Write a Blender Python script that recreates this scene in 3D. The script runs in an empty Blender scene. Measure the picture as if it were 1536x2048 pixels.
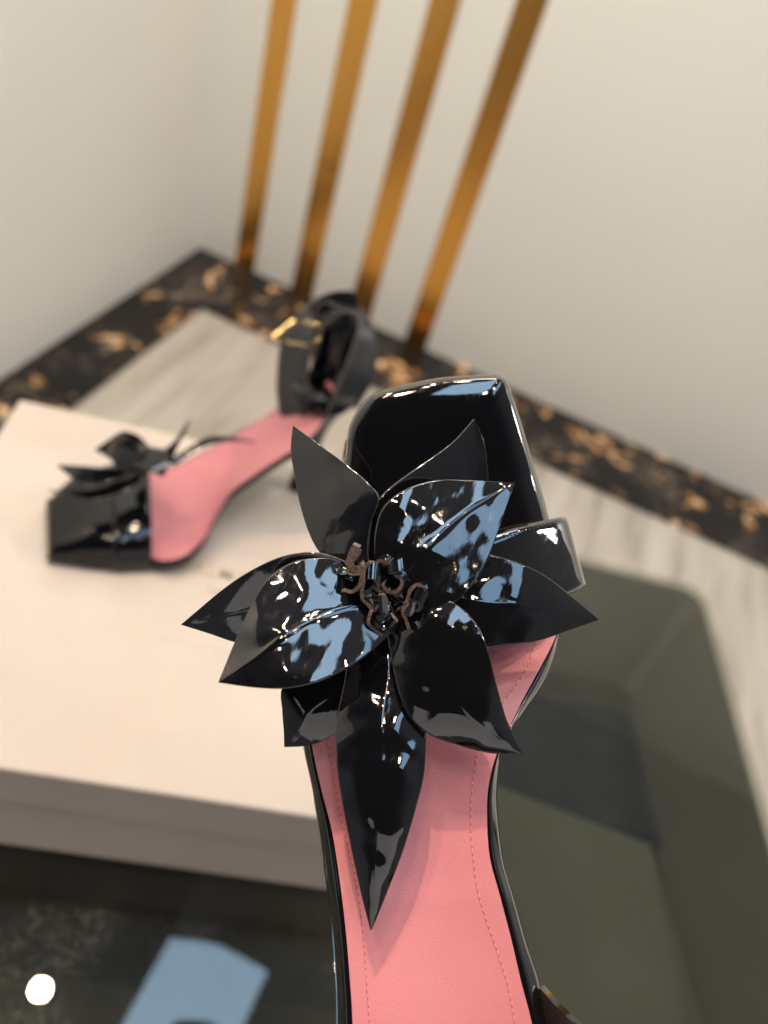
import bpy, bmesh, math, random
from mathutils import Vector, Matrix, noise

random.seed(7)
S = bpy.context.scene
COL = S.collection

# ------------------------------------------------------------------ camera
XR = Vector((0.89962918, 0.42723788, -0.09019497))      # world X in camera axes (right, down, forward)
YR = Vector((0.35342359, -0.59114044, 0.72501362))
ZR = Vector((0.25643539, -0.68412044, -0.68280313))
SC = 1.39
NS = .93                                    # size of the near sandal
CAMZ = 1.0 * SC
FPX = 1555.0
def cam2world(v):
    return Vector((XR.dot(v), YR.dot(v), ZR.dot(v)))
cam_right = cam2world(Vector((1, 0, 0)))
cam_up = cam2world(Vector((0, -1, 0)))
cam_back = cam2world(Vector((0, 0, -1)))
camd = bpy.data.cameras.new("camera")
cam = bpy.data.objects.new("camera", camd)
COL.objects.link(cam)
M = Matrix.Identity(4)
for i, a in enumerate((cam_right, cam_up, cam_back)):
    for j in range(3):
        M[j][i] = a[j]
M[2][3] = CAMZ
cam.matrix_world = M
camd.sensor_fit = 'HORIZONTAL'
camd.sensor_width = 36.0
camd.lens = 36.0 * FPX / 1536.0
camd.clip_start = 0.01
camd.clip_end = 50
camd.dof.use_dof = True
camd.dof.focus_distance = 0.235
camd.dof.aperture_fstop = 8.6
S.camera = cam

# ------------------------------------------------------------------ world (dim shop surroundings, darker towards the photographer)
W = bpy.data.worlds.new("World")
S.world = W
W.use_nodes = True
wn, wl = W.node_tree.nodes, W.node_tree.links
bg = wn['Background']
tc = wn.new('ShaderNodeTexCoord')
dot = wn.new('ShaderNodeVectorMath'); dot.operation = 'DOT_PRODUCT'
dot.inputs[1].default_value = cam_back
wl.new(tc.outputs['Generated'], dot.inputs[0])
nz = wn.new('ShaderNodeTexNoise'); nz.inputs['Scale'].default_value = 2.2; nz.inputs['Detail'].default_value = 4
wl.new(tc.outputs['Generated'], nz.inputs['Vector'])
ad = wn.new('ShaderNodeMath'); ad.operation = 'MULTIPLY_ADD'
wl.new(nz.outputs['Fac'], ad.inputs[0]); ad.inputs[1].default_value = 0.2
wl.new(dot.outputs['Value'], ad.inputs[2])
rp = wn.new('ShaderNodeValToRGB')
rp.color_ramp.elements[0].position = 0.0; rp.color_ramp.elements[0].color = (.27, .27, .27, 1)
rp.color_ramp.elements[1].position = 1.0; rp.color_ramp.elements[1].color = (.010, .010, .012, 1)
e = rp.color_ramp.elements.new(.84); e.color = (.17, .17, .19, 1)
e = rp.color_ramp.elements.new(.95); e.color = (.035, .035, .045, 1)
wl.new(ad.outputs[0], rp.inputs[0])
wl.new(rp.outputs[0], bg.inputs['Color'])
bg.inputs['Strength'].default_value = 1.0

CEIL = CAMZ + 1.6
def area(name, loc, sx, sy, power, color, shape='RECTANGLE', target=None):
    l = bpy.data.lights.new(name, 'AREA'); l.shape = shape; l.size = sx
    if shape == 'RECTANGLE': l.size_y = sy
    l.energy = power; l.color = color
    o = bpy.data.objects.new(name, l); COL.objects.link(o); o.location = loc
    return o
# the long cool ceiling panel and the warm downlights beside it
area('ceiling_panel_light', (-.095, .14, CEIL), .33, 1.36, 9.5, (.50, .74, 1.0))
area('ceiling_panel_light', (.66, .12, CEIL), .32, 1.36, 6.5, (.42, .68, 1.0))  # second panel, added to widen the blue reflections on the petals
for x, y, p, dd in ((-.62, 1.62, 22, .8), (2.6, 1.75, 66, .35)):
    area('wall_fill_light', (x, y, CEIL), dd, 0, p, (1.0, .99, .94), 'DISK')  # added fill lamps that brighten the walls, no known fixtures
rear_fill = area('rear_fill_light', (1.9, -3.2, 1.9), 4.2, 2.4, 30, (1.0, .93, .88))  # added soft fill from behind the viewer, not a known window
rear_fill.rotation_euler = (Vector((0, 1.4, .9)) - rear_fill.location).to_track_quat('-Z', 'Y').to_euler()
DL = [(-.530, .483, 6.5), (-1.02, .30, 13.5), (.52, .50, 4), (.36, -.35, 3), (-.52, -.35, 3.5), (-.30, 1.10, 5), (.75, 1.05, 6),
      (-.62, .05, 2.5), (.30, .95, 2.5), (.22, .12, 2),
      (-.05, .95, 1.2), (-.75, -.2, 1.2), (.1, -.55, 1.2), (.62, -.1, 1.2), (-.2, -.15, 1.2), (-.75, .75, 1.2)]
for x, y, p in DL:
    area('downlight', (x, y, CEIL), .052, 0, p, (1.0, .78, .55), 'DISK')

# the spotlight trained on the footbed
sl = bpy.data.lights.new('spotlight', 'SPOT'); sl.energy = 120; sl.color = (1.0, .74, .50); sl.shadow_soft_size = .025
sl.spot_size = math.radians(7.5); sl.spot_blend = .9
so = bpy.data.objects.new('spotlight', sl); COL.objects.link(so); so.location = (-.80, .55, CEIL)
so.rotation_euler = ((cam2world(Vector(((770 - 768) / FPX, (1800 - 1024) / FPX, 1)) * .225) + Vector((0, 0, CAMZ))) - so.location).to_track_quat('-Z', 'Y').to_euler()

S.render.engine = 'CYCLES'
S.cycles.use_denoising = True
try: S.cycles.denoiser = 'OPENIMAGEDENOISE'
except Exception: pass
S.cycles.max_bounces = 10
S.cycles.transparent_max_bounces = 16
S.view_settings.view_transform = 'Standard'
S.view_settings.look = 'None'
S.view_settings.exposure = -0.12
S.view_settings.gamma = 1.0

# ------------------------------------------------------------------ point helpers
def C(px, py, d):
    """world point seen at px,py of the 1536x2048 photo at forward distance d"""
    v = Vector(((px - 768) / FPX, (py - 1024) / FPX, 1)) * (d * NS)
    w = cam2world(v); w.z += CAMZ
    return w
def CF(px, py, d):
    return C(px, py, d / NS)
def H(px, py, z):
    """world point seen at px,py on the level z"""
    v = cam2world(Vector(((px - 768) / FPX, (py - 1024) / FPX, 1)))
    w = v * ((z - CAMZ) / v.z); w.z += CAMZ
    return w

# ------------------------------------------------------------------ material helpers
def mat(name, color=(.5, .5, .5), rough=.5, metal=0, spec=.5, coat=0, coat_rough=.03, sheen=0):
    m = bpy.data.materials.new(name); m.use_nodes = True
    b = m.node_tree.nodes['Principled BSDF']
    b.inputs['Base Color'].default_value = (*color, 1)
    b.inputs['Roughness'].default_value = rough
    b.inputs['Metallic'].default_value = metal
    b.inputs['Specular IOR Level'].default_value = spec
    b.inputs['Coat Weight'].default_value = coat
    b.inputs['Coat Roughness'].default_value = coat_rough
    b.inputs['Sheen Weight'].default_value = sheen
    return m
def N(m, t, **kw):
    n = m.node_tree.nodes.new(t)
    for k, v in kw.items():
        if k in n.inputs: n.inputs[k].default_value = v
        else: setattr(n, k, v)
    return n
def L(m, a, b): m.node_tree.links.new(a, b)
def B(m): return m.node_tree.nodes['Principled BSDF']
def objcoord(m, scale=(1, 1, 1), rot=(0, 0, 0)):
    t = N(m, 'ShaderNodeTexCoord'); mp = N(m, 'ShaderNodeMapping')
    mp.inputs['Scale'].default_value = scale; mp.inputs['Rotation'].default_value = rot
    L(m, t.outputs['Object'], mp.inputs[0]); return mp.outputs[0]
def ramp(m, src, stops):
    r = N(m, 'ShaderNodeValToRGB'); cr = r.color_ramp
    cr.elements[0].position, cr.elements[0].color = stops[0][0], (*stops[0][1], 1)
    cr.elements[1].position, cr.elements[1].color = stops[-1][0], (*stops[-1][1], 1)
    for p, c in stops[1:-1]:
        e = cr.elements.new(p); e.color = (*c, 1)
    L(m, src, r.inputs[0]); return r.outputs[0]
def bump(m, src, strength, dist=.001, into='Normal'):
    b = N(m, 'ShaderNodeBump'); b.inputs['Strength'].default_value = strength; b.inputs['Distance'].default_value = dist
    L(m, src, b.inputs['Height']); L(m, b.outputs[0], B(m).inputs[into])
    return b

def patent(name, color=(.0035, .0035, .0045), rough=.06, b1=.35, s1=60, coat=1.0):
    m = mat(name, color, rough, spec=.5, coat=coat, coat_rough=.015)
    co = objcoord(m)
    n1 = N(m, 'ShaderNodeTexNoise', Scale=s1, Detail=1.0)
    L(m, co, n1.inputs['Vector'])
    n1b = N(m, 'ShaderNodeTexNoise', Scale=260, Detail=.5); L(m, co, n1b.inputs['Vector'])
    cs = objcoord(m, (1500, 220, 900), (.3, .5, .9)); n1c = N(m, 'ShaderNodeTexNoise', Scale=1.0, Detail=2.0); L(m, cs, n1c.inputs['Vector'])
    q1 = N(m, 'ShaderNodeMath', operation='MULTIPLY_ADD'); L(m, n1b.outputs['Fac'], q1.inputs[0]); q1.inputs[1].default_value = .055; L(m, n1.outputs['Fac'], q1.inputs[2])
    q2 = N(m, 'ShaderNodeMath', operation='MULTIPLY_ADD'); L(m, n1c.outputs['Fac'], q2.inputs[0]); q2.inputs[1].default_value = .006; L(m, q1.outputs[0], q2.inputs[2])
    bu = bump(m, q2.outputs[0], b1, .003)
    L(m, bu.outputs[0], B(m).inputs['Coat Normal'])
    # fine brushed scratches seen inside the highlights
    co2 = objcoord(m, (900, 120, 500), (.3, .5, .9))
    n2 = N(m, 'ShaderNodeTexNoise', Scale=1.0, Detail=3.0)
    L(m, co2, n2.inputs['Vector'])
    r = N(m, 'ShaderNodeMapRange'); r.inputs['To Min'].default_value = .02; r.inputs['To Max'].default_value = .09
    r.inputs['From Min'].default_value = .35; r.inputs['From Max'].default_value = .7
    L(m, n2.outputs['Fac'], r.inputs['Value']); L(m, r.outputs[0], B(m).inputs['Roughness'])
    return m
M_pat = patent('black_patent_leather')
M_patsmooth = patent('smooth_black_patent', b1=.08, s1=40)
M_petal = patent('petal_patent', b1=.32, s1=60)

M_patfar = patent('far_black_patent', b1=.10, s1=40, coat=0.0)
B(M_patfar).inputs['Specular IOR Level'].default_value = .4
M_suede = mat('brown_suede_edge', (.05, .030, .022), .95, spec=.1, sheen=.3)
co = objcoord(M_suede); n = N(M_suede, 'ShaderNodeTexNoise', Scale=2600, Detail=2); L(M_suede, co, n.inputs['Vector'])
L(M_suede, ramp(M_suede, n.outputs['Fac'], [(.35, (.012, .008, .007)), (.62, (.15, .095, .068))]), B(M_suede).inputs['Base Color'])
bump(M_suede, n.outputs['Fac'], 1, .0008)
M_edge = mat('cut_leather_edge', (.085, .070, .066), .6, spec=.3)

M_pink = mat('pink_kid_leather', (.58, .20, .23), .37, spec=.45)
co = objcoord(M_pink)
v = N(M_pink, 'ShaderNodeTexVoronoi', Scale=1500); L(M_pink, co, v.inputs['Vector'])
n = N(M_pink, 'ShaderNodeTexNoise', Scale=500, Detail=4); L(M_pink, co, n.inputs['Vector'])
mx = N(M_pink, 'ShaderNodeMath', operation='ADD'); L(M_pink, v.outputs['Distance'], mx.inputs[0]); L(M_pink, n.outputs['Fac'], mx.inputs[1])
bump(M_pink, mx.outputs[0], .11, .0005)
n2 = N(M_pink, 'ShaderNodeTexNoise', Scale=30, Detail=3); L(M_pink, co, n2.inputs['Vector'])
L(M_pink, ramp(M_pink, n2.outputs['Fac'], [(.3, (.49, .172, .200)), (.7, (.545, .200, .220))]), B(M_pink).inputs['Base Color'])
M_thread = mat('pink_thread', (.72, .24, .24), .6)
M_hole = mat('stitch_hole', (.25, .04, .05), .8)
M_bthread = mat('black_thread', (.015, .015, .018), .6)
M_gold = mat('gold_metal', (.95, .66, .30), .22, 1)
M_lining = mat('dark_brown_lining', (.035, .022, .020), .5)
co = objcoord(M_lining); n = N(M_lining, 'ShaderNodeTexNoise', Scale=300, Detail=4); L(M_lining, co, n.inputs['Vector']); bump(M_lining, n.outputs['Fac'], .5, .001)

# ------------------------------------------------------------------ object helpers
def props(o, label=None, cat=None, group=None, kind=None):
    if label: o['label'] = label
    if cat: o['category'] = cat
    if group: o['group'] = group
    if kind: o['kind'] = kind
    return o
def empty(name, loc, label, cat, group=None):
    o = bpy.data.objects.new(name, None); COL.objects.link(o); o.location = loc
    o.empty_display_size = .02
    return props(o, label, cat, group)
def link(name, me, mats, parent=None):
    for m in (mats if isinstance(mats, (list, tuple)) else [mats]): me.materials.append(m)
    o = bpy.data.objects.new(name, me); COL.objects.link(o)
    if parent:
        o.parent = parent
        # all vertices are given in world space: undo the parents' offset
        off = Vector((0, 0, 0)); p = parent
        while p: off += p.location; p = p.parent
        o.location = -off
    return o
def mesh(verts, faces, smooth=True, mi=None):
    me = bpy.data.meshes.new('m'); me.from_pydata([tuple(v) for v in verts], [], faces)
    me.validate()
    if mi:
        for p, k in zip(me.polygons, mi): p.material_index = k
    if smooth:
        for p in me.polygons: p.use_smooth = True
    me.update(); return me
def grid(pts, closed_u=False, closed_v=False):
    """pts[i][j] -> mesh"""
    nu, nv = len(pts), len(pts[0]); vs = [p for r in pts for p in r]; fs = []
    for i in range(nu if closed_u else nu - 1):
        for j in range(nv if closed_v else nv - 1):
            a = i * nv + j; b = i * nv + (j + 1) % nv
            c = ((i + 1) % nu) * nv + (j + 1) % nv; d = ((i + 1) % nu) * nv + j
            fs.append((a, b, c, d))
    return vs, fs
def box_bm(bm, lo, hi, mtx=None):
    vs = [bm.verts.new((x, y, z)) for x in (lo[0], hi[0]) for y in (lo[1], hi[1]) for z in (lo[2], hi[2])]
    for f in ((0, 1, 3, 2), (4, 6, 7, 5), (0, 4, 5, 1), (2, 3, 7, 6), (0, 2, 6, 4), (1, 5, 7, 3)):
        bm.faces.new([vs[k] for k in f])
    if mtx: bmesh.ops.transform(bm, matrix=mtx, verts=vs)
    return vs
def bm_obj(name, bm, m, parent=None, bevel=0, segs=3, smooth=False):
    bmesh.ops.recalc_face_normals(bm, faces=bm.faces[:])
    me = bpy.data.meshes.new(name); bm.to_mesh(me); bm.free()
    if smooth:
        for p in me.polygons: p.use_smooth = True
    o = link(name, me, m, parent)
    if bevel:
        b = o.modifiers.new('bevel', 'BEVEL'); b.width = bevel; b.segments = segs; b.limit_method = 'ANGLE'
    return o
def cat_rom(P, n):
    """resample a polyline smoothly: n points, even in arc length"""
    P = [Vector(p) for p in P]
    if len(P) == 2: dense = [P[0].lerp(P[1], k / 50) for k in range(51)]
    else:
        Q = [P[0] * 2 - P[1]] + P + [P[-1] * 2 - P[-2]]; dense = []
        for i in range(1, len(Q) - 2):
            p0, p1, p2, p3 = Q[i - 1:i + 3]
            for k in range(16):
                t = k / 16
                dense.append(.5 * ((2 * p1) + (p2 - p0) * t + (2 * p0 - 5 * p1 + 4 * p2 - p3) * t * t + (3 * p1 - p0 - 3 * p2 + p3) * t ** 3))
        dense.append(P[-1])
    s = [0]
    for a, b in zip(dense, dense[1:]): s.append(s[-1] + (b - a).length)
    out = []; j = 0
    for k in range(n):
        t = s[-1] * k / (n - 1)
        while j < len(s) - 2 and s[j + 1] < t: j += 1
        f = (t - s[j]) / max(1e-9, s[j + 1] - s[j]); out.append(dense[j].lerp(dense[j + 1], min(1, max(0, f))))
    return out
def interp(xs, ys, x):
    if x <= xs[0]: return ys[0]
    for a, b, c, d in zip(xs, xs[1:], ys, ys[1:]):
        if x <= b: return c + (d - c) * (x - a) / (b - a)
    return ys[-1]

# ================================================================== SETTING
XW, YW = -.875 * SC, 1.645 * SC
TABZ = CAMZ - .45 * SC
BOXZ = CAMZ - .35 * SC
M_wall = mat('wall_paint', (.78, .77, .70), .55, spec=.3)
co = objcoord(M_wall); n = N(M_wall, 'ShaderNodeTexNoise', Scale=1.3, Detail=4); L(M_wall, co, n.inputs['Vector'])
L(M_wall, ramp(M_wall, n.outputs['Fac'], [(.3, (.745, .745, .70)), (.7, (.785, .78, .735))]), B(M_wall).inputs['Base Color'])
bm = bmesh.new(); box_bm(bm, (XW, YW, 0), (2.8, YW + .1, 2.9))
props(bm_obj('back_wall', bm, M_wall), kind='structure')
bm = bmesh.new(); box_bm(bm, (XW - .1, -1.2, 0), (XW, YW + .1, 2.9))
props(bm_obj('side_wall', bm, M_wall), kind='structure')

M_floor = mat('grey_wood_floor', (.4, .37, .33), .42, spec=.4)
co = objcoord(M_floor, (7, .8, 1)); n = N(M_floor, 'ShaderNodeTexNoise', Scale=2.2, Detail=6, Roughness=.6); L(M_floor, co, n.inputs['Vector'])
co2 = objcoord(M_floor, (90, 4, 1)); n2 = N(M_floor, 'ShaderNodeTexNoise', Scale=1.5, Detail=5); L(M_floor, co2, n2.inputs['Vector'])
mx = N(M_floor, 'ShaderNodeMath', operation='MULTIPLY_ADD'); L(M_floor, n2.outputs['Fac'], mx.inputs[0]); mx.inputs[1].default_value = .25; L(M_floor, n.outputs['Fac'], mx.inputs[2])
L(M_floor, ramp(M_floor, mx.outputs[0], [(.40, (.27, .235, .20)), (.60, (.43, .39, .34)), (.80, (.52, .48, .42))]), B(M_floor).inputs['Base Color'])
bump(M_floor, n2.outputs['Fac'], .15, .001)
me = mesh([(XW, -1.5, 0), (3.0, -1.5, 0), (3.0, YW, 0), (XW, YW, 0)], [(0, 1, 2, 3)], False)
props(link('floor', me, M_floor), kind='structure')

M_marble = mat('black_gold_marble', (.01, .01, .01), .09, spec=.28)
co = objcoord(M_marble)
n0 = N(M_marble, 'ShaderNodeTexNoise', Scale=5, Detail=5); L(M_marble, co, n0.inputs['Vector'])
mxv = N(M_marble, 'ShaderNodeMixRGB'); mxv.blend_type = 'ADD'; mxv.inputs[0].default_value = .55
L(M_marble, co, mxv.inputs[1]); L(M_marble, n0.outputs['Color'], mxv.inputs[2])
vo = N(M_marble, 'ShaderNodeTexVoronoi', Scale=9.0); vo.feature = 'DISTANCE_TO_EDGE'; L(M_marble, mxv.outputs[0], vo.inputs['Vector'])
veins = ramp(M_marble, vo.outputs['Distance'], [(.0, (.34, .27, .20)), (.03, (.03, .022, .016)), (.13, (.0, .0, .0))])
n3 = N(M_marble, 'ShaderNodeTexNoise', Scale=9.5, Detail=5, Roughness=.58, Distortion=.9); L(M_marble, co, n3.inputs['Vector'])
gold = ramp(M_marble, n3.outputs['Fac'], [(.575, (0, 0, 0)), (.61, (.36, .17, .05)), (.67, (.85, .58, .35))])
n4 = N(M_marble, 'ShaderNodeTexNoise', Scale=4, Detail=4); L(M_marble, co, n4.inputs['Vector'])
basec = ramp(M_marble, n4.outputs['Fac'], [(.4, (.009, .008, .009)), (.68, (.018, .016, .014))])
a1 = N(M_marble, 'ShaderNodeMixRGB'); a1.blend_type = 'ADD'; a1.inputs[0].default_value = 1
nm = ramp(M_marble, n4.outputs['Fac'], [(.46, (0, 0, 0)), (.64, (1, 1, 1))])
vm = N(M_marble, 'ShaderNodeMixRGB'); vm.blend_type = 'MULTIPLY'; vm.inputs[0].default_value = 1
L(M_marble, veins, vm.inputs[1]); L(M_marble, nm, vm.inputs[2])
L(M_marble, basec, a1.inputs[1]); L(M_marble, vm.outputs[0], a1.inputs[2])
a2 = N(M_marble, 'ShaderNodeMixRGB'); a2.blend_type = 'ADD'; a2.inputs[0].default_value = 1
L(M_marble, a1.outputs[0], a2.inputs[1]); L(M_marble, gold, a2.inputs[2]); L(M_marble, a2.outputs[0], B(M_marble).inputs['Base Color'])
bw, bb = .146 * SC, .236 * SC
z = .004
me = mesh([(XW, -1.5, z), (XW + bw, -1.5, z), (XW + bw, YW - bb, z), (3.0, YW - bb, z), (3.0, YW, z), (XW, YW, z)],
          [(0, 1, 2, 5), (2, 3, 4, 5)], False)
props(link('marble_border', me, M_marble), kind='structure')

# gold strips on the back wall
M_strip = mat('polished_gold_strip', (.80, .41, .10), .24, 1)
co = objcoord(M_strip, (1, 1, 6)); n = N(M_strip, 'ShaderNodeTexNoise', Scale=1.2, Detail=2); L(M_strip, co, n.inputs['Vector']); bump(M_strip, n.outputs['Fac'], .12, .02)
SL = ['polished gold wall strip nearest the room corner', 'polished gold wall strip, second from the room corner',
      'polished gold wall strip, third from the room corner, right behind the far sandal', 'polished gold wall strip farthest from the room corner']
for (x0, x1), lb in zip([(-.775, -.722), (-.617, -.560), (-.461, -.404), (-.306, -.250)], SL):
    bm = bmesh.new(); box_bm(bm, (x0 * SC, YW - .004, .0045), (x1 * SC, YW + .002, 2.88))
    o = bm_obj('wall_strip', bm, M_strip, bevel=.0008)
    props(o, lb, 'wall strip', 'gold strips on the back wall')

# ================================================================== GLASS TABLE
ex, ey = Vector((.9583, .2857, 0)), Vector((-.2857, .9583, 0))
CR = Vector((.224 * SC, .566 * SC, 0))                       # back right corner
TL, TW = 1.15, .95
def T(a, b, z):                                    # a: to the left of the corner, b: towards the viewer
    p = CR - ex * a - ey * b; p.z = z; return p
def rrect(inset, r, n=8, iy=None):
    pts = []; iy = inset if iy is None else iy
    for (ca, cb, a0) in ((inset + r, iy + r, 180), (TL - inset - r, iy + r, 270), (TL - inset - r, TW - iy - r, 0), (inset + r, TW - iy - r, 90)):
        for k in range(n + 1):
            t = math.radians(a0 + 90 * k / n)
            pts.append((ca + r * math.cos(t), cb + r * math.sin(t)))
    return pts
tab = empty('glass_table', T(TL / 2, TW / 2, 0), 'low display table with smoked glass top and deep grey green tray below', 'table')
M_frame = mat('grey_green_lacquer', (.13, .135, .105), .38, spec=.4)
co = objcoord(M_frame); n = N(M_frame, 'ShaderNodeTexNoise', Scale=6, Detail=4); L(M_frame, co, n.inputs['Vector'])
L(M_frame, ramp(M_frame, n.outputs['Fac'], [(.3, (.128, .127, .115)), (.7, (.165, .162, .148))]), B(M_frame).inputs['Base Color'])
zt = TABZ - .0085; zb = TABZ - .108
rings = []
for inset, iy, r, zz in ((.0, .0, .026, zb - .02), (.0, .0, .026, zt), (.003, .003, .023, zt), (.058, .094, .012, zb)):
    rings.append([T(a, b, zz) for a, b in rrect(inset, r, iy=iy)])
vs, fs = grid(rings, closed_v=True)
nn = len(rings[0])
fs.append([k for k in range(nn)][::-1])
link('tray', mesh(vs, fs, False), M_frame, tab)
M_base = mat('dark_grey_lining', (.035, .036, .034), .5, spec=.3)
co = objcoord(M_base); n = N(M_base, 'ShaderNodeTexNoise', Scale=9, Detail=6); L(M_base, co, n.inputs['Vector'])
L(M_base, ramp(M_base, n.outputs['Fac'], [(.35, (.028, .028, .027)), (.65, (.080, .075, .064))]), B(M_base).inputs['Base Color'])
link('tray_floor', mesh([T(a, b, zb + .0005) for a, b in rrect(.055, .010, iy=.090)], [tuple(range(nn))], False), M_base, tab)
# legs
for a, b in ((.06, .06), (TL - .06, .06), (.06, TW - .06), (TL - .06, TW - .06)):
    bm = bmesh.new(); p = T(a, b, 0)
    bmesh.ops.create_cone(bm, cap_ends=True, segments=20, radius1=.012, radius2=.02, depth=zb - .0205 - .0045,
                          matrix=Matrix.Translation((p.x, p.y, .0045 + (zb - .0205 - .0045) / 2)))
    bm_obj('leg', bm, M_frame, tab, smooth=False)
# glass: tinted see-through slab that mirrors what is above it
M_glass = bpy.data.materials.new('smoked_glass'); M_glass.use_nodes = True
nt = M_glass.node_tree; nt.nodes.remove(nt.nodes['Principled BSDF'])
tr = nt.nodes.new('ShaderNodeBsdfTransparent'); tr.inputs[0].default_value = (.77, .78, .74, 1)
gl = nt.nodes.new('ShaderNodeBsdfGlossy'); gl.inputs['Roughness'].default_value = .0
geo = nt.nodes.new('ShaderNodeNewGeometry')
dp = nt.nodes.new('ShaderNodeVectorMath'); dp.operation = 'DOT_PRODUCT'
nt.links.new(geo.outputs['Normal'], dp.inputs[0]); nt.links.new(geo.outputs['Incoming'], dp.inputs[1])
def mth(op, a, b=None):
    q = nt.nodes.new('ShaderNodeMath'); q.operation = op
    for k, v in enumerate((a, b)):
        if v is None: continue
        if isinstance(v, (int, float)): q.inputs[k].default_value = v
        else: nt.links.new(v, q.inputs[k])
    return q.outputs[0]
fres = mth('ADD', mth('MULTIPLY', mth('POWER', mth('SUBTRACT', 1.0, mth('ABSOLUTE', dp.outputs['Value'])), 5.0), .953), .047)
ms = nt.nodes.new('ShaderNodeMixShader')
nt.links.new(fres, ms.inputs[0]); nt.links.new(tr.outputs[0], ms.inputs[1]); nt.links.new(gl.outputs[0], ms.inputs[2])
co = objcoord(M_glass)
n = N(M_glass, 'ShaderNodeTexNoise', Scale=330, Detail=3); L(M_glass, co, n.inputs['Vector'])
n2 = N(M_glass, 'ShaderNodeTexNoise', Scale=14, Detail=5); L(M_glass, co, n2.inputs['Vector'])
mm = N(M_glass, 'ShaderNodeMath', operation='MULTIPLY'); L(M_glass, n.outputs['Fac'], mm.inputs[0]); L(M_glass, n2.outputs['Fac'], mm.inputs[1])
rg = N(M_glass, 'ShaderNodeMapRange'); rg.inputs['From Min'].default_value = .28; rg.inputs['From Max'].default_value = .45; rg.inputs['To Max'].default_value = .02
L(M_glass, mm.outputs[0], rg.inputs['Value'])
# greasy smears scatter a little of the lamp light
df = nt.nodes.new('ShaderNodeBsdfGlossy'); df.inputs['Roughness'].default_value = .28
ms2 = nt.nodes.new('ShaderNodeMixShader'); L(M_glass, rg.outputs[0], ms2.inputs[0])
nt.links.new(ms.outputs[0], ms2.inputs[1]); nt.links.new(df.outputs[0], ms2.inputs[2])
nt.links.new(ms2.outputs[0], nt.nodes['Material Output'].inputs['Surface'])
rings = [[T(a, b, zz) for a, b in rrect(inset, r)] for inset, r, zz in
         ((-.003, .028, TABZ - .008), (-.004, .029, TABZ - .006), (-.004, .029, TABZ - .0015), (-.0025, .0275, TABZ))]
vs, fs = grid(rings, closed_v=True)
fs.append([3 * nn + k for k in range(nn)]); fs.append([k for k in range(nn)][::-1])
link('glass_top', mesh(vs, fs, False), M_glass, tab)

# folded cloths lying in the tray
def cloth(name, pts, z, h, m, label):
    c = [H(x, y, z) for x, y in pts]; n = 26; rows = []
    for i in range(n + 1):
        r = []
        for j in range(n + 1):
            u, w = i / n, j / n
            p = c[0].lerp(c[1], u).lerp(c[3].lerp(c[2], u), w)
            ed = min(u, 1 - u, w, 1 - w)
            p.z = z + h * min(1, ed * 14) ** .5 + .003 * noise.noise(p * 30)
            if ed == 0: p.z = z + .001
            r.append(p)
        rows.append(r)
    vs, fs = grid(rows)
    o = link(name, mesh(vs, fs), m); props(o, label, 'cloth')
M_navy = mat('navy_cloth', (.030, .035, .046), .9, sheen=.3)
M_olive = mat('olive_cloth', (.112, .116, .096), .85, sheen=.2)
for m, k in ((M_navy, .3), (M_olive, .25)):
    co = objcoord(m); n = N(m, 'ShaderNodeTexNoise', Scale=400, Detail=2); L(m, co, n.inputs['Vector']); bump(m, n.outputs['Fac'], k, .001)
cloth('folded_cloth', [(960, 1370), (1262, 1410), (1330, 1700), (960, 1640)], zb + .002, .012, M_navy, 'dark navy folded cloth inside the table tray against its back edge')
cloth('folded_cloth', [(960, 1560), (1300, 1690), (1480, 2300), (900, 2300)], zb + .018, .010, M_olive, 'olive green folded cloth in the table tray, nearer the viewer')

# ================================================================== SHOE BOX
bx = Vector((math.cos(math.radians(19.0)), math.sin(math.radians(19.0)), 0)); by = Vector((-bx.y, bx.x, 0))
BF = H(0, 1537, BOXZ)                          # a point of the lid's near top edge
BBk = H(40, 798, BOXZ)                         # the far left top corner
wdt = (BBk - BF).dot(by)
x_left = (BBk - BF).dot(bx); LEN = .385
def Bx(a, b, z):
    p = BBk - by * wdt + bx * a + by * b; p.z = z; return p
sb = empty('shoe_box', Bx(LEN / 2, wdt / 2, TABZ), 'cream cardboard shoe box with lid lying on the glass table', 'shoe box')
M_card = mat('cream_cardboard', (.83, .74, .66), .75, spec=.25)
co = objcoord(M_card); n = N(M_card, 'ShaderNodeTexNoise', Scale=8, Detail=5); L(M_card, co, n.inputs['Vector'])
L(M_card, ramp(M_card, n.outputs['Fac'], [(.3, (.51, .44, .385)), (.7, (.56, .49, .43))]), B(M_card).inputs['Base Color'])
n = N(M_card, 'ShaderNodeTexNoise', Scale=700, Detail=2); L(M_card, co, n.inputs['Vector']); bump(M_card, n.outputs['Fac'], .1, .0005)
mt = Matrix.Translation(Bx(0, 0, 0) * 1.0) @ Matrix(((bx.x, by.x, 0, 0), (bx.y, by.y, 0, 0), (0, 0, 1, 0), (0, 0, 0, 1)))
bm = bmesh.new(); box_bm(bm, (.007, .007, TABZ + .0006), (LEN - .007, wdt - .007, BOXZ - .046), mt)
bm_obj('box_base', bm, M_card, sb, bevel=.0012)
bm = bmesh.new(); box_bm(bm, (0, 0, BOXZ - .048), (LEN, wdt, BOXZ), mt)
lid = bm_obj('lid', bm, M_card, sb, bevel=.0022)
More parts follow.
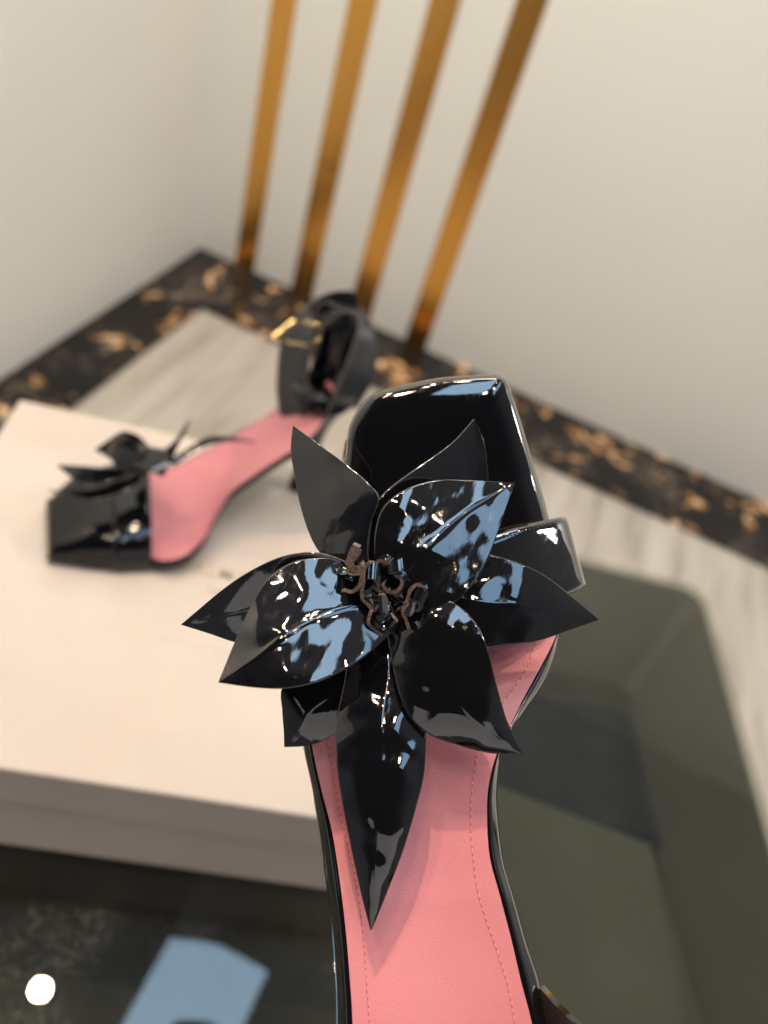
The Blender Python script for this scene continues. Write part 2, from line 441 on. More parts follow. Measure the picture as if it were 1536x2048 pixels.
# printed label outline and lettering on the lid
M_print = mat('pale_gold_print', (.42, .33, .22), .6)
M_print2 = mat('pale_print_line', (.60, .50, .40), .6)
q0, q1, q2 = H(215, 1250, BOXZ + .0004), H(255, 1140, BOXZ + .0004), H(500, 1310, BOXZ + .0004)
def strip2(a, b, w, z):
    d = (b - a).normalized(); s = Vector((-d.y, d.x, 0)) * w / 2
    r = [a - s, b - s, b + s, a + s]
    for p in r: p.z = z
    return r
ld = (q2 - q0); ld.z = 0; ld.normalize(); lu = Vector((-ld.y, ld.x, 0))
hh = (q1 - q0).dot(lu); LW = .175
A = q0; Bq = q0 + ld * LW; Cq = Bq + lu * .078; Dq = A + lu * .078
vs, fs = [], []
for k, (a, b) in enumerate(((A, Bq), (Bq, Cq), (Cq, Dq), (Dq, A))):
    fs.append([len(vs) + t for t in range(4)]); vs += strip2(a, b, .0011, BOXZ + .0003 + .0001 * k)
link('label_outline', mesh(vs, fs, False), M_print2, lid)
def text(body, size, center, name):
    cu = bpy.data.curves.new(name, 'FONT'); cu.body = body; cu.size = size; cu.align_x = 'CENTER'; cu.align_y = 'CENTER'
    cu.space_character = 1.12; cu.offset = .0001
    ob = bpy.data.objects.new(name, cu); COL.objects.link(ob)
    dg = bpy.context.evaluated_depsgraph_get(); me = bpy.data.meshes.new_from_object(ob.evaluated_get(dg))
    bpy.data.objects.remove(ob)
    mtx = Matrix(((ld.x, lu.x, 0, center.x), (ld.y, lu.y, 0, center.y), (0, 0, 1, BOXZ + .0005), (0, 0, 0, 1)))
    me.transform(mtx)
    for p in me.polygons: p.use_smooth = False
    return link(name, me, M_print, lid)
text('BALMAIN', .0162, H(452, 1150, BOXZ), 'lettering')
text('PARIS', .0066, H(438, 1184, BOXZ), 'lettering')

# ================================================================== SHARED: petals and ribbons
def petal(parent, P, Lp, Rp, zb_, zt_, bow=0, cup=0, fold=0, amp=.0006, seed=0, twist=0, thick=.0009, nu=76, nv=61, freq=38, rib=.00008, tilt=0, m=None, bowc=.5, g=None):
    """petal between a left and a right outline (base -> tip); depth runs along the third coordinate of P"""
    Lq, Rq = cat_rom([(x, y, 0) for x, y in Lp], nu), cat_rom([(x, y, 0) for x, y in Rp], nu)
    c0 = Lq[0].lerp(Rq[0], .5)
    rows = []
    for i in range(nu):
        u = i / (nu - 1); r = []
        wd = (Rq[i] - Lq[i]).length
        wf = min(1, wd / 90)
        for j in range(nv):
            s = j / (nv - 1); v = s * 2 - 1
            q = Lq[i].lerp(Rq[i], s)
            ub = u / bowc * .5 if u < bowc else .5 + (u - bowc) / (1 - bowc) * .5
            dz = zb_ + (zt_ - zb_) * u - bow * math.sin(math.pi * ub) + wf * (cup * v * v + fold * (1 - math.exp(-abs(v) * 7)) * .9 + twist * v * (u - .3) + tilt * v)
            if g: dz = dz - (zb_ + (zt_ - zb_) * u) + zb_ + (g[0] * (q.x - c0.x) + g[1] * (q.y - c0.y)) * .25 / FPX
            w = C(q.x, q.y, .25)
            nzv = noise.noise((w * freq) + Vector((seed * 7.3, seed, 0))) + .35 * noise.noise((w * freq * 2.6) + Vector((seed, 3, 0))) + .30 * noise.noise(w * 150 + Vector((seed, 0, 4)))
            dz -= rib * math.exp(-(v / .045) ** 2) * wf * min(1, 3 * (1 - u))
            r.append(P(q.x, q.y, dz + amp * nzv * min(1, 3 * wf)))
        rows.append(r)
    vs, fs = grid(rows)
    o = link('petal', mesh(vs, fs), [m or M_petal, M_edge], parent)
    md = o.modifiers.new('thickness', 'SOLIDIFY'); md.thickness = thick; md.offset = 0; md.material_offset_rim = 1
    return o
def ribbon(name, parent, pts, wvec, thick, mface, medge, n=40, P=C, closed=False):
    """flat strip bent along pts [(px,py,d)...]; its width runs along wvec (world)"""
    q = [P(p.x, p.y, p.z) for p in cat_rom(pts, n)]
    vs, fs, mi = [], [], []
    for i, p in enumerate(q):
        t = (q[min(i + 1, n - 1)] - q[max(i - 1, 0)]).normalized()
        wv = wvec[0].lerp(wvec[1], i / (n - 1)) if isinstance(wvec, tuple) else wvec
        s = t.cross(wv).normalized() * thick / 2
        vs += [p - s, p + s, p + s + wv, p - s + wv]
    for i in range(n - 1):
        for k in range(4):
            fs.append((i * 4 + k, i * 4 + (k + 1) % 4, (i + 1) * 4 + (k + 1) % 4, (i + 1) * 4 + k)); mi.append(1 if k in (0, 2) else 0)
    fs.append((3, 2, 1, 0)); mi.append(1); e = (n - 1) * 4; fs.append((e, e + 1, e + 2, e + 3)); mi.append(1)
    me = mesh(vs, fs, True, mi)
    o = link(name, me, [mface, medge], parent)
    md = o.modifiers.new('e', 'EDGE_SPLIT'); md.split_angle = math.radians(40)
    return o

# ================================================================== NEAR SANDAL
def ds(y):                                   # forward distance of the footbed
    return interp([700, 950, 1100, 1200, 1500, 1800, 2048, 2600], [.284, .287, .2865, .282, .262, .247, .237, .215], y)
near = empty('sandal', C(820, 1500, .262), 'black patent sandal held up close with its big flower and pink footbed facing the viewer', 'sandal', 'pair of black flower sandals')

LP = [(700, 880), (680, 1000), (655, 1150), (618, 1300), (612, 1400), (622, 1480), (642, 1576), (664, 1663), (680, 1764), (692, 1866), (700, 1962), (705, 2048), (706, 2200), (690, 2400), (690, 2600)]
RP = [(1040, 880), (1085, 1030), (1108, 1150), (1118, 1225), (1113, 1268), (1085, 1327), (1049, 1393), (1021, 1450), (994, 1506), (978, 1567), (974, 1625), (979, 1711), (999, 1788), (1023, 1880), (1042, 1962), (1064, 2048), (1095, 2200), (1120, 2400), (1100, 2600)]
LO = [(690, 880), (670, 1000), (640, 1150), (598, 1300), (595, 1400), (604, 1490), (623, 1576), (639, 1673), (652, 1769), (664, 1866), (671, 1962), (673, 2048), (670, 2200), (650, 2400), (655, 2600)]
RO = [(1052, 880), (1096, 1030), (1122, 1150), (1129, 1225), (1118, 1272), (1107, 1319), (1085, 1371), (1054, 1417), (1025, 1463), (1003, 1512), (995, 1576), (996, 1625), (1008, 1721), (1030, 1798), (1056, 1890), (1080, 1962), (1097, 2048), (1135, 2200), (1165, 2400), (1150, 2600)]
NU = 150
lp, rp_, lo, ro = [cat_rom([(x, y, 0) for x, y in q], NU) for q in (LP, RP, LO, RO)]
def xat(poly, y):
    for a, b in zip(poly, poly[1:]):
        if a.y <= y <= b.y: return a.x + (b.x - a.x) * (y - a.y) / max(1e-6, b.y - a.y)
    return poly[-1].x if y > poly[-1].y else poly[0].x
rows = []
for i in range(NU):
    y = 900 + (2560 - 900) * i / (NU - 1); a, b = xat(lp, y), xat(rp_, y); r = []
    for j in range(41):
        s = j / 40; v = 2 * s - 1
        dz = ds(y) + .0028 * (1 - v * v) - .0012
        r.append(C(a + (b - a) * s, y, dz))
    rows.append(r)
vs, fs = grid(rows)
insole = link('insole', mesh(vs, fs), M_pink, near)
def insole_pt(x, y, off=0):
    a, b = xat(lp, y), xat(rp_, y); v = 2 * (x - a) / (b - a) - 1
    return C(x, y, ds(y) + .0028 * (1 - v * v) - .0012 - off)
# sole side walls wrapped in patent
def sole_rows(inn, out):
    rows = []
    for i in range(0, NU):
        a, b = inn[i], out[i]
        r = [C(a.x, a.y, ds(a.y) + .0012), C(a.x, a.y, ds(a.y) - .0002)]
        for k in range(1, 9):
            w = k / 8; x = a.x + (b.x - a.x) * w; y = a.y + (b.y - a.y) * w
            dz = -.0010 * math.sin(math.pi * min(1, w * 1.6)) + .0075 * (1 - math.sqrt(max(0, 1 - w * w)))
            r.append(C(x, y, ds(y) + dz))
        x = a.x + (b.x - a.x) * .8; y = a.y + (b.y - a.y) * .8
        r.append(C(x, y, ds(y) + .0115))
        rows.append(r)
    return rows
vs, fs = grid(sole_rows(lp, lo)); v2, f2 = grid(sole_rows(rp_, ro)); k = len(vs); vs = vs + v2; fs = fs + [tuple(x + k for x in f) for f in f2]
link('sole_edge', mesh(vs, fs), M_patsmooth, near)
# underside of the sole
rows = []
for i in range(NU):
    y = 900 + (2560 - 900) * i / (NU - 1); a, b = xat(lo, y) + 3, xat(ro, y) - 3
    rows.append([C(a + (b - a) * j / 12, y, ds(y) + .0112) for j in range(13)])
vs, fs = grid(rows)
o = link('outsole', mesh(vs, fs), M_lining, near)
md = o.modifiers.new('t', 'SOLIDIFY'); md.thickness = .0025; md.offset = 0

# stitching lines
def stitches(parent, path, n, name='stitching'):
    P = cat_rom([(x, y, 0) for x, y in path], n * 2 + 1); bm = bmesh.new(); mi = []
    for i in range(n):
        a = insole_pt(P[2 * i].x, P[2 * i].y, .00012); b = insole_pt(P[2 * i + 1].x, P[2 * i + 1].y, .00012); c = insole_pt(P[2 * i + 2].x, P[2 * i + 2].y, .00012)
        for (p, q, r, col) in ((a, a.lerp(c, .78), .00020, 0), (a.lerp(c, .84), c, .00024, 1)):
            d = q - p; L_ = d.length; mid = (p + q) / 2
            mtx = Matrix.Translation(mid) @ d.to_track_quat('Z', 'Y').to_matrix().to_4x4() @ Matrix.Diagonal((1, 1, L_ / 2 / r, 1))
            f0 = len(bm.faces); bmesh.ops.create_icosphere(bm, subdivisions=1, radius=r, matrix=mtx)
            mi += [col] * (len(bm.faces) - f0)
    me = bpy.data.meshes.new(name); bm.to_mesh(me); bm.free()
    for p, k in zip(me.polygons, mi): p.material_index = k; p.use_smooth = True
    return link(name, me, [M_thread, M_hole], parent)
stitches(insole, [(1078, 1262), (1066, 1300), (1048, 1345), (1025, 1380), (1005, 1405), (975, 1450), (956, 1505), (945, 1570), (941, 1640), (946, 1715), (955, 1780), (972, 1840), (988, 1885), (1005, 1935), (1020, 1990), (1032, 2060), (1045, 2150)], 62)
stitches(insole, [(640, 1380), (652, 1460), (662, 1520), (672, 1580), (688, 1660), (708, 1740), (718, 1800), (727, 1880), (732, 1950), (739, 2060), (741, 2150)], 52)

# toe cap: square, domed, rounded edges
TOP = [(694, 875), (700, 848), (718, 815), (740, 790), (768, 779), (820, 767), (870, 757), (930, 751), (985, 749), (1003, 752), (1016, 765), (1024, 790), (1030, 806)]
LFT = [(694, 875), (689, 930), (680, 1000), (665, 1100), (650, 1180), (636, 1240)]
RGT = [(1030, 806), (1048, 865), (1065, 925), (1080, 980), (1094, 1034), (1108, 1100), (1118, 1180), (1122, 1240)]
BOT = [(636, 1240), (800, 1270), (950, 1275), (1122, 1240)]
n1, n2 = 60, 60
def cl(k, n): return .5 - .5 * math.cos(math.pi * k / n)
topc, lf, rg2, bt = [cat_rom([(x, y, 0) for x, y in q], 400) for q in (TOP, LFT, RGT, BOT)]
def at(poly, t): return poly[min(399, max(0, int(round(t * 399))))]
outl = [(p.x, p.y) for p in lf[::-6]] + [(p.x, p.y) for p in topc[::4]] + [(p.x, p.y) for p in rg2[::6]]
def dist_out(x, y):
    m = 1e9
    for (ax, ay), (bx_, by_) in zip(outl, outl[1:]):
        dx, dy = bx_ - ax, by_ - ay; l2 = dx * dx + dy * dy + 1e-9
        t = max(0, min(1, ((x - ax) * dx + (y - ay) * dy) / l2))
        m = min(m, math.hypot(x - ax - t * dx, y - ay - t * dy))
    return m
rows = []
for i in range(n1 + 1):
    t = cl(i, n1) if i < n1 / 2 else cl(i, n1); r = []
    for j in range(n2 + 1):
        s = cl(j, n2)
        tp, b_, l_, r_ = at(topc, s), at(bt, s), at(lf, t), at(rg2, t)
        q = tp.lerp(b_, t) + l_.lerp(r_, s) - (topc[0].lerp(topc[-1], s)).lerp(bt[0].lerp(bt[-1], s), t)
        d = dist_out(q.x, q.y)
        e1 = math.sqrt(max(0, 1 - (1 - min(1, d / 12)) ** 2)); e2 = 1 - math.exp(-d / 110)
        up = -.001 + .0048 * e1 + .0035 * (1 - math.exp(-d / 40))
        r.append(C(q.x, q.y, ds(q.y) - up))
    rows.append(r)
# close the rim downwards
def lower(p, k):
    return p - cam_back * k
rows = [[lower(p, .0045) for p in rows[0]]] + rows
rows = [[lower(r[0], .0045)] + r + [lower(r[-1], .0045)] for r in rows]
vs, fs = grid(rows)
cap = link('toe_cap', mesh(vs, fs), M_patsmooth, near)
# toe part of the sole below the cap
rows = []
for sc_, dd in ((1.0, .004), (1.0, .006), (1.0, .0105), (.98, .0115)):
    r = []
    for x, y in outl:
        r.append(C(880 + (x - 880) * sc_, 1000 + (y - 1000) * sc_, ds(y) + dd))
    rows.append(r)
vs, fs = grid(rows); link('toe_welt', mesh(vs, fs), M_patsmooth, near)

# vamp strap: band across the toes, wrapping round the sides
topE = [(640, 1120, .268), (720, 1075, .262), (860, 1075, .2625), (940, 1080, .264), (1000, 1064, .2665), (1050, 1050, .270), (1085, 1042, .275), (1120, 1035, .281), (1136, 1037, .287), (1128, 1048, .296), (1100, 1060, .303)]
botE = [(600, 1310, .262), (700, 1300, .254), (860, 1290, .2575), (940, 1255, .2605), (1020, 1228, .264), (1075, 1210, .2675), (1115, 1195, .272), (1150, 1182, .277), (1171, 1168, .283), (1165, 1172, .290), (1130, 1190, .295)]
te, be = cat_rom(topE, 70), cat_rom(botE, 70)
rows = []
for i in range(70):
    r = []
    for j in range(17):
        s = j / 16; q = te[i].lerp(be[i], s)
        edge = min(s, 1 - s); dz = -.0012 * min(1, edge * 10) ** .5
        r.append(C(q.x, q.y, q.z + dz))
    rows.append(r)
vs, fs = grid(rows)
vamp = link('vamp_strap', mesh(vs, fs), [patent('strap_patent', b1=.25, s1=50), M_edge], near)
md = vamp.modifiers.new('t', 'SOLIDIFY'); md.thickness = .0016; md.offset = -1; md.material_offset_rim = 1
# its two stitch rows
def strap_stitch(poly, other, f, rng, n):
    bm = bmesh.new()
    for k in range(n):
        t0 = rng[0] + (rng[1] - rng[0]) * k / n; t1 = t0 + (rng[1] - rng[0]) / n * .62
        pp = []
        for t in (t0, t1):
            x = t * 69; i = min(68, int(x)); q = poly[i].lerp(poly[i + 1], x - i).lerp(other[i].lerp(other[i + 1], x - i), f)
            pp.append(C(q.x, q.y, q.z - .0021))
        d = pp[1] - pp[0]
        mtx = Matrix.Translation((pp[0] + pp[1]) / 2) @ d.to_track_quat('Z', 'Y').to_matrix().to_4x4() @ Matrix.Diagonal((1, 1, d.length / .0005, 1))
        bmesh.ops.create_icosphere(bm, subdivisions=1, radius=.00025, matrix=mtx)
    return bm
bm_obj('stitching', strap_stitch(te, be, .07, (.48, .86), 26), M_bthread, vamp, smooth=True)
bm_obj('stitching', strap_stitch(be, te, .07, (.50, .84), 26), M_bthread, vamp, smooth=True)

# the flower
fl_rows = []
for i in range(7):
    r = i / 6
    fl_rows.append([C(790 + 78 * r * math.cos(a), 1205 + 70 * r * math.sin(a), .2475 + .003 * r) for a in [math.tau * k / 24 for k in range(24)]])
vs, fs = grid(fl_rows, closed_v=True)
flower = link('flower', mesh(vs, fs), M_pat, near)
md = flower.modifiers.new('t', 'SOLIDIFY'); md.thickness = .002; md.offset = 0
P = petal
# back layer
P(flower, C, [(705, 1150), (655, 1118), (628, 1085), (604, 1020), (590, 950), (583, 900), (587, 852)],
  [(742, 1150), (735, 1100), (740, 1050), (757, 1000), (745, 975), (700, 935), (640, 890), (587, 852)], .2530, .2640, bow=.000, cup=.0005, amp=.00015, seed=1, rib=0, g=(-.38, -.12))
P(flower, C, [(735, 1150), (738, 1080), (748, 1020), (765, 990), (800, 960), (850, 925), (905, 885), (948, 838)],
  [(800, 1150), (840, 1090), (900, 1040), (950, 1010), (974, 985), (975, 945), (967, 885), (948, 838)], .2590, .2700, bow=.000, cup=-.0005, amp=.0001, seed=2, rib=0, g=(.34, -.02))
P(flower, C, [(740, 1210), (640, 1225), (560, 1260), (520, 1288), (475, 1284), (420, 1266), (363, 1248)],
  [(740, 1150), (700, 1128), (650, 1108), (600, 1106), (540, 1122), (460, 1168), (363, 1248)], .2500, .2500, bow=.001, cup=.0005, amp=.0002, seed=3, g=(-.06, .33))
P(flower, C, [(740, 1310), (680, 1330), (620, 1345), (567, 1372), (566, 1420), (569, 1460), (570, 1492)],
  [(800, 1330), (760, 1370), (735, 1400), (700, 1445), (650, 1478), (610, 1490), (570, 1492)], .2510, .2500, bow=.004, cup=.001, amp=.0005, seed=4)
P(flower, C, [(700, 1270), (690, 1360), (674, 1440), (674, 1520), (685, 1600), (705, 1700), (725, 1790), (742, 1858)],
  [(860, 1270), (858, 1360), (852, 1450), (848, 1540), (832, 1610), (805, 1700), (772, 1785), (742, 1858)], .2500, .2330, bow=.006, cup=.0020, fold=.0002, amp=.0012, seed=5)
P(flower, C, [(850, 1230), (900, 1290), (950, 1299), (1010, 1290), (1070, 1282), (1130, 1262), (1195, 1239)],
  [(850, 1120), (900, 1095), (950, 1100), (985, 1111), (1040, 1128), (1100, 1160), (1195, 1239)], .2480, .2560, bow=.004, cup=.0015, amp=.0009, seed=6, g=(.20, -.15))
# front layer
P(flower, C, [(770, 1230), (790, 1350), (815, 1425), (860, 1468), (920, 1490), (980, 1504), (1043, 1507)],
  [(850, 1190), (905, 1205), (950, 1245), (975, 1300), (992, 1370), (1012, 1440), (1043, 1507)], .2450, .2420, bow=.006, cup=.0018, amp=.0010, seed=7, bowc=.55)
P(flower, C, [(800, 1250), (740, 1305), (700, 1333), (640, 1362), (570, 1377), (500, 1374), (438, 1365)],
  [(760, 1160), (700, 1126), (640, 1116), (580, 1128), (530, 1165), (490, 1240), (438, 1365)], .2455, .2360, bow=.005, cup=.0008, fold=.0003, amp=.0009, seed=8, bowc=.42, rib=.0002, g=(.10, -.45))
P(flower, C, [(770, 1180), (750, 1110), (753, 1050), (772, 1008), (815, 978), (870, 962), (940, 962), (1028, 967)],
  [(810, 1210), (860, 1225), (905, 1208), (945, 1170), (972, 1125), (990, 1080), (1008, 1025), (1028, 967)], .2440, .2560, bow=.0042, cup=.0004, fold=.0003, amp=.0010, seed=9, rib=.0002, g=(.12, -.30))

# curled stamens in the middle
zc = -cam_back                                 # away from the viewer
def st(pts, w, thick=.00105, n=36):
    return ribbon('stamen', flower, pts, w, thick, M_patsmooth, M_suede, n)
d0 = .2375
U = cam_up; Rr = cam_right
wv = lambda r, u, f: Rr * r + U * u + zc * f
st([(722, 1098, d0), (708, 1120, d0), (694, 1140, d0 + .0002), (706, 1148, d0), (722, 1148, d0 - .0002), (720, 1168, d0), (706, 1183, d0), (690, 1180, d0 + .001)], wv(-.0022, -.001, .006))
st([(712, 1092, d0 - .0004), (703, 1112, d0 - .0003), (700, 1128, d0 - .0003), (712, 1140, d0 - .0003), (726, 1132, d0)], wv(.0005, .0005, .004), .0022)
st([(740, 1124, d0 - .001), (730, 1135, d0 - .0005), (727, 1160, d0), (724, 1195, d0 + .0005), (735, 1208, d0 + .001), (748, 1224, d0 + .001)], wv(.0022, -.0004, .006))
st([(736, 1158, d0 - .0012), (750, 1160, d0 - .0012), (758, 1176, d0 - .0008)], wv(.0003, .0046, .0014), .0011, 16)
st([(748, 1128, d0), (760, 1122, d0 - .0005), (775, 1126, d0 - .0005), (783, 1140, d0), (790, 1150, d0), (802, 1158, d0), (803, 1172, d0), (790, 1184, d0), (774, 1182, d0), (765, 1168, d0 + .0004)], wv(.0012, .001, .0045))
st([(778, 1148, d0 - .0008), (795, 1144, d0 - .0012), (806, 1138, d0 - .0008)], wv(-.0003, .0030, .001), .0010, 14)
st([(757, 1190, d0 - .0006), (768, 1188, d0 - .001), (774, 1196, d0 - .0006)], wv(.0003, -.0052, .0012), .0010, 14)
st([(742, 1222, d0), (737, 1240, d0), (738, 1250, d0), (752, 1262, d0 + .0003), (765, 1272, d0 + .0005)], wv(.0022, .001, .0045))
st([(782, 1226, d0 - .0002), (790, 1236, d0 - .0004), (796, 1242, d0)], wv(-.0018, -.0030, .003), .0010, 12)
st([(846, 1182, d0 - .001), (843, 1172, d0 - .001), (832, 1170, d0 - .0008), (820, 1182, d0 - .0004), (813, 1205, d0), (806, 1222, d0), (812, 1240, d0 + .0003), (818, 1258, d0 + .0006)], wv(.0012, 0, .0055))
st([(824, 1200, d0 - .0012), (834, 1203, d0 - .0015), (840, 1215, d0 - .001), (834, 1224, d0)], wv(.0020, .0040, .001), .0010, 18)
st([(806, 1222, d0 + .0005), (818, 1232, d0 - .0002), (828, 1224, d0)], wv(.0012, .0042, .002), .0010, 14)

# ankle strap rising beside the heel seat
ank = ribbon('ankle_strap', near, [(1084, 1972, .243), (1110, 2003, .238), (1150, 2042, .230), (1190, 2085, .224), (1260, 2200, .212), (1290, 2350, .200), (1150, 2500, .185), (900, 2560, .178), (660, 2480, .188), (600, 2300, .205), (650, 2150, .225)],
             (Vector(wv(-.002, -.016, .008)), Vector(wv(.001, -.018, .004))), .0018, M_lining, M_pat, 80)

# ================================================================== FAR SANDAL, standing on the box
far = empty('sandal', H(300, 1050, BOXZ), 'blurred black patent high heeled sandal standing on the cream shoe box lid', 'sandal', 'pair of black flower sandals')
far.location.z = BOXZ + .0005
def F(px, py, h): return H(px, py, BOXZ + h * SC)
nearE = [(106, 1100, .010), (170, 1112, .009), (236, 1120, .008), (300, 1117, .008), (322, 1122, .009), (353, 1118, .011), (382, 1103, .013), (411, 1074, .017), (428, 1041, .022), (460, 989, .031), (500, 957, .040), (558, 918, .053), (605, 888, .064), (640, 852, .072), (664, 812, .076), (676, 785, .078)]
farE = [(101, 1000, .010), (150, 965, .009), (222, 948, .008), (292, 942, .008), (330, 938, .009), (358, 930, .011), (395, 910, .014), (430, 892, .018), (473, 868, .024), (510, 846, .033), (548, 823, .044), (580, 800, .055), (600, 780, .065), (620, 762, .072), (642, 755, .076), (660, 758, .078)]
def cat_param(P, n):
    P = [Vector(p) for p in P]; Q = [P[0] * 2 - P[1]] + P + [P[-1] * 2 - P[-2]]; out = []
    for k in range(n):
        x = k / (n - 1) * (len(P) - 1); i = min(len(P) - 2, int(x)); t = x - i; p0, p1, p2, p3 = Q[i:i + 4]
        out.append(.5 * ((2 * p1) + (p2 - p0) * t + (2 * p0 - 5 * p1 + 4 * p2 - p3) * t * t + (3 * p1 - p0 - 3 * p2 + p3) * t ** 3))
    return out
ne, fe = cat_param(nearE, 90), cat_param(farE, 90)
rows = []
for i in range(90):
    a, b = F(*ne[i]), F(*fe[i]); r = []
    for j in range(17):
        s = j / 16; p = a.lerp(b, s); p.z -= .002 * (1 - (2 * s - 1) ** 2); r.append(p)
    rows.append(r)
vs, fs = grid(rows); fin = link('insole', mesh(vs, fs), M_pink, far)
rows = []
for i in range(90):
    a, b = F(*ne[i]), F(*fe[i]); d = (b - a).normalized(); r = []
    th = .0075 if i < 40 else .0065
    hmin = BOXZ + .0008
    for p, k, dz in ((a, -.0, .0004), (a, -.0025, -.0005), (a, -.003, -th), (a, .008, -th - .001), (b, -.008, -th - .001), (b, .003, -th), (b, .0025, -.0005), (b, 0, .0004)):
        q = p + d * k; q.z = max(p.z + dz, hmin); r.append(q)
    rows.append(r)
vs, fs = grid(rows); fs.append([k for k in range(8)]); fs.append([89 * 8 + k for k in range(8)])
link('sole', mesh(vs, fs), M_patfar, far)
# domed toe cap and the band behind it
def dome(i0, i1, h0, h1, out, pw=2.6):
    rows = []
    for i in range(i0, i1 + 1):
        t = (i - i0) / (i1 - i0); a, b = F(*ne[i]), F(*fe[i]); d = (b - a); dn = d.normalized()
        a = a - dn * out; b = b + dn * out; hh_ = h0 + (h1 - h0) * math.sin(t * math.pi / 2); r = []
        for j in range(27):
            v = -math.cos(math.pi * j / 26); p = a.lerp(b, (v + 1) / 2)
            p.z += -.006 + (hh_ + .006) * (1 - abs(v) ** pw) ** (1 / pw); r.append(p)
        rows.append(r)
    return rows
rows = dome(0, 18, .005, .024, .0035, 3.2)
front = []
for k in range(1, 6):                          # rounded front
    t = k / 5; ang = t * math.pi / 2; r = []
    dirn = (F(*ne[0]) - F(*ne[5])); dirn.z = 0; dirn.normalize()
    for p in rows[0]:
        q = p + dirn * .0045 * math.sin(ang); base = BOXZ + .002
        q.z = base + (p.z - base) * (math.cos(ang) if p.z > base else 1); r.append(q)
    front.append(r)
rows = front[::-1] + rows
vs, fs = grid(rows); link('toe_cap', mesh(vs, fs), M_patfar, far)
rows = dome(11, 18, .0215, .0245, .0050, 2.8)
vs, fs = grid(rows); vb = link('vamp_strap', mesh(vs, fs), [M_patfar, M_edge], far)
md = vb.modifiers.new('t', 'SOLIDIFY'); md.thickness = .0015; md.offset = 1; md.material_offset_rim = 1
# heel
a, b = F(*ne[-1]), F(*fe[-1]); hc = (a + b) / 2; rows = []
back = (hc - (F(*ne[-12]) + F(*fe[-12])) / 2); back.z = 0; back.normalize(); side = Vector((-back.y, back.x, 0))
cnt = hc - back * .012
for k in range(15):
    t = k / 14; z_ = BOXZ + .0012 + (hc.z - .004 - BOXZ) * (1 - t)
    rr = .0065 + .019 * max(0, 1 - t * 1.9) ** 2 + .001; cc = cnt - back * (-.006 * math.sin(t * math.pi) + .006 * t)
    rows.append([Vector((cc.x, cc.y, z_)) + side * (rr * math.cos(w)) + back * (rr * math.sin(w)) for w in [math.tau * q / 20 for q in range(20)]])
vs, fs = grid(rows, closed_v=True); fs.append([k for k in range(20)][::-1]); fs.append([14 * 20 + k for k in range(20)])
link('heel', mesh(vs, fs), M_patfar, far)
# heel counter standing round the seat
hcP = cat_rom([(636, 856, .071), (655, 826, .075), (672, 792, .078), (676, 768, .080), (664, 756, .080), (645, 756, .078), (628, 765, .074), (608, 778, .069)], 24)
rows = []
for k in range(8):
    t = k / 7; r = []
    for i, q in enumerate(hcP):
        env = min(1, .15 + i / 23 * 1.7)
        p = F(q.x, q.y, q.z); p.z += -.004 + .066 * t * env; p += back * .006 * t
        r.append(p)
    rows.append(r)
vs, fs = grid(rows)
hco = link('heel_counter', mesh(vs, fs), [M_patfar, M_edge], far)
md = hco.modifiers.new('t', 'SOLIDIFY'); md.thickness = .0018; md.offset = 0; md.material_offset_rim = 1
# ankle strap
fr_ = [(628, 886), (614, 855), (611, 800), (616, 740), (622, 680), (628, 632), (641, 606), (670, 614), (684, 650), (684, 700), (676, 750), (664, 792)]
bk_ = [(588, 886), (566, 845), (555, 790), (556, 735), (562, 690), (583, 646), (616, 608), (660, 592), (715, 610), (748, 660), (753, 716), (742, 765), (712, 818)]
def fd(y, o): return interp([590, 720, 880], [.452 * SC, .458 * SC, .455 * SC], y) + o
fq, bq = cat_rom([(x, y, fd(y, 0)) for x, y in fr_], 64), cat_rom([(x, y, fd(y, .028)) for x, y in bk_], 64)
rows = []
for i in range(64):
    r = []
    for j in range(9):
        q = fq[i].lerp(bq[i], j / 8); r.append(CF(q.x, q.y, q.z))
    rows.append(r)
vs, fs = grid(rows)
ast = link('ankle_strap', mesh(vs, fs), [mat('dark_strap_leather', (.010, .009, .010), .35, spec=.35, coat=.3, coat_rough=.15), M_edge], far)
md = ast.modifiers.new('t', 'SOLIDIFY'); md.thickness = .0018; md.offset = 0; md.material_offset_rim = 1
ribbon('strap_tail', far, [(618, 612, .628), (640, 594, .628), (668, 583, .631), (700, 582, .637), (712, 588, .642)], wv(.002, -.010, .010), .002, M_patfar, M_edge, 20, P=CF)
def bar(name, parent, pts, r, m):
    vs, rows = [], []
    for i, p in enumerate(pts):
        t = (pts[min(i + 1, len(pts) - 1)] - pts[max(i - 1, 0)]).normalized(); s = t.orthogonal().normalized(); u_ = t.cross(s)
        rows.append([p + s * r * math.cos(w) + u_ * r * math.sin(w) for w in [math.tau * q / 10 for q in range(10)]])
    vs, fs = grid(rows, closed_v=True); fs.append([k for k in range(10)]); fs.append([(len(pts) - 1) * 10 + k for k in range(10)])
    return vs, fs
bkp = [CF(543, 678, .617), CF(590, 640, .621), CF(664, 656, .645), CF(618, 692, .640)]
av, af = [], []
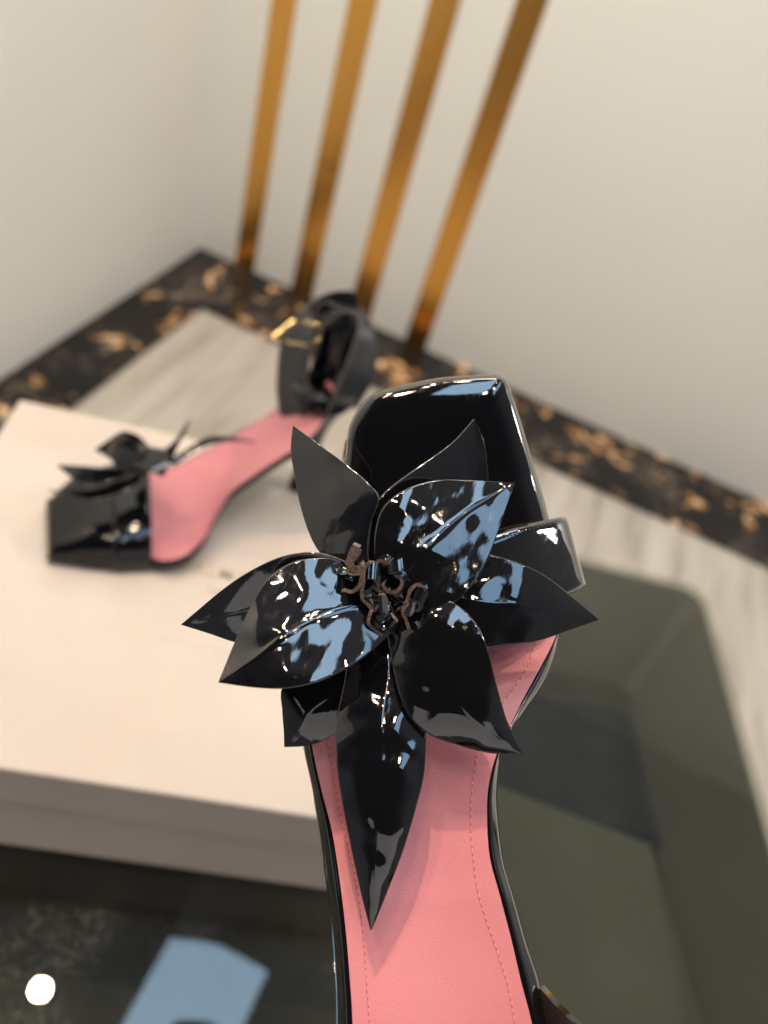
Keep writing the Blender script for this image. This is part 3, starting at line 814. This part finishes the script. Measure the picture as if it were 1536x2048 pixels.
for p, q in ((0, 1), (1, 2), (2, 3), (3, 0)):
    vs, fs = bar('', None, [bkp[p].lerp(bkp[q], t / 4) for t in range(5)], .0020 if p in (0,) else .0009, None)
    k = len(av); av += vs; af += [tuple(x + k for x in f) for f in fs]
link('buckle', mesh(av, af), M_gold, far)
# flower of the far sandal
fc = [[F(290 + 26 * r / 4 * math.cos(a), 925 + 20 * r / 4 * math.sin(a), .044 - .001 * r) for a in [math.tau * k / 16 for k in range(16)]] for r in range(5)]
vs, fs = grid(fc, closed_v=True); ff = link('flower', mesh(vs, fs), M_lining, far)
md = ff.modifiers.new('t', 'SOLIDIFY'); md.thickness = .006; md.offset = -1
def FP(x, y, d): return F(x, y, .055 - (d - .25))
def fp(Lp, Rp, z0, z1, **k):
    k.setdefault('thick', .0012); return petal(ff, FP, Lp, Rp, z0, z1, nu=20, nv=12, rib=0, m=M_patfar, amp=.0006, **k)
fp([(290, 935), (240, 955), (200, 968), (171, 973), (140, 952), (115, 931)], [(290, 925), (255, 935), (226, 937), (190, 935), (150, 932), (115, 931)], .262, .255, bow=.002, seed=1)
fp([(290, 960), (230, 990), (180, 1000), (135, 990), (97, 981)], [(290, 940), (240, 958), (190, 978), (140, 984), (97, 981)], .266, .262, seed=2)
fp([(262, 950), (235, 935), (222, 918), (205, 908), (190, 900)], [(300, 935), (290, 890), (270, 870), (244, 864), (215, 882), (190, 900)], .258, .245, bow=.004, seed=3)
fp([(290, 940), (275, 900), (262, 880), (250, 870), (244, 862)], [(310, 930), (300, 900), (288, 882), (270, 868), (244, 862)], .258, .24, seed=4)
fp([(262, 925), (262, 930), (285, 938), (305, 945), (327, 954)], [(300, 895), (320, 898), (338, 905), (336, 930), (327, 954)], .252, .250, bow=.003, seed=5)
fp([(312, 925), (318, 908), (335, 895), (355, 875), (381, 836)], [(345, 925), (352, 900), (360, 882), (368, 868), (381, 836)], .258, .235, seed=6)
fp([(330, 925), (359, 908), (385, 891), (418, 874), (460, 874), (512, 884)], [(350, 930), (372, 913), (395, 899), (425, 887), (467, 882), (512, 884)], .253, .239, bow=.002, seed=27)
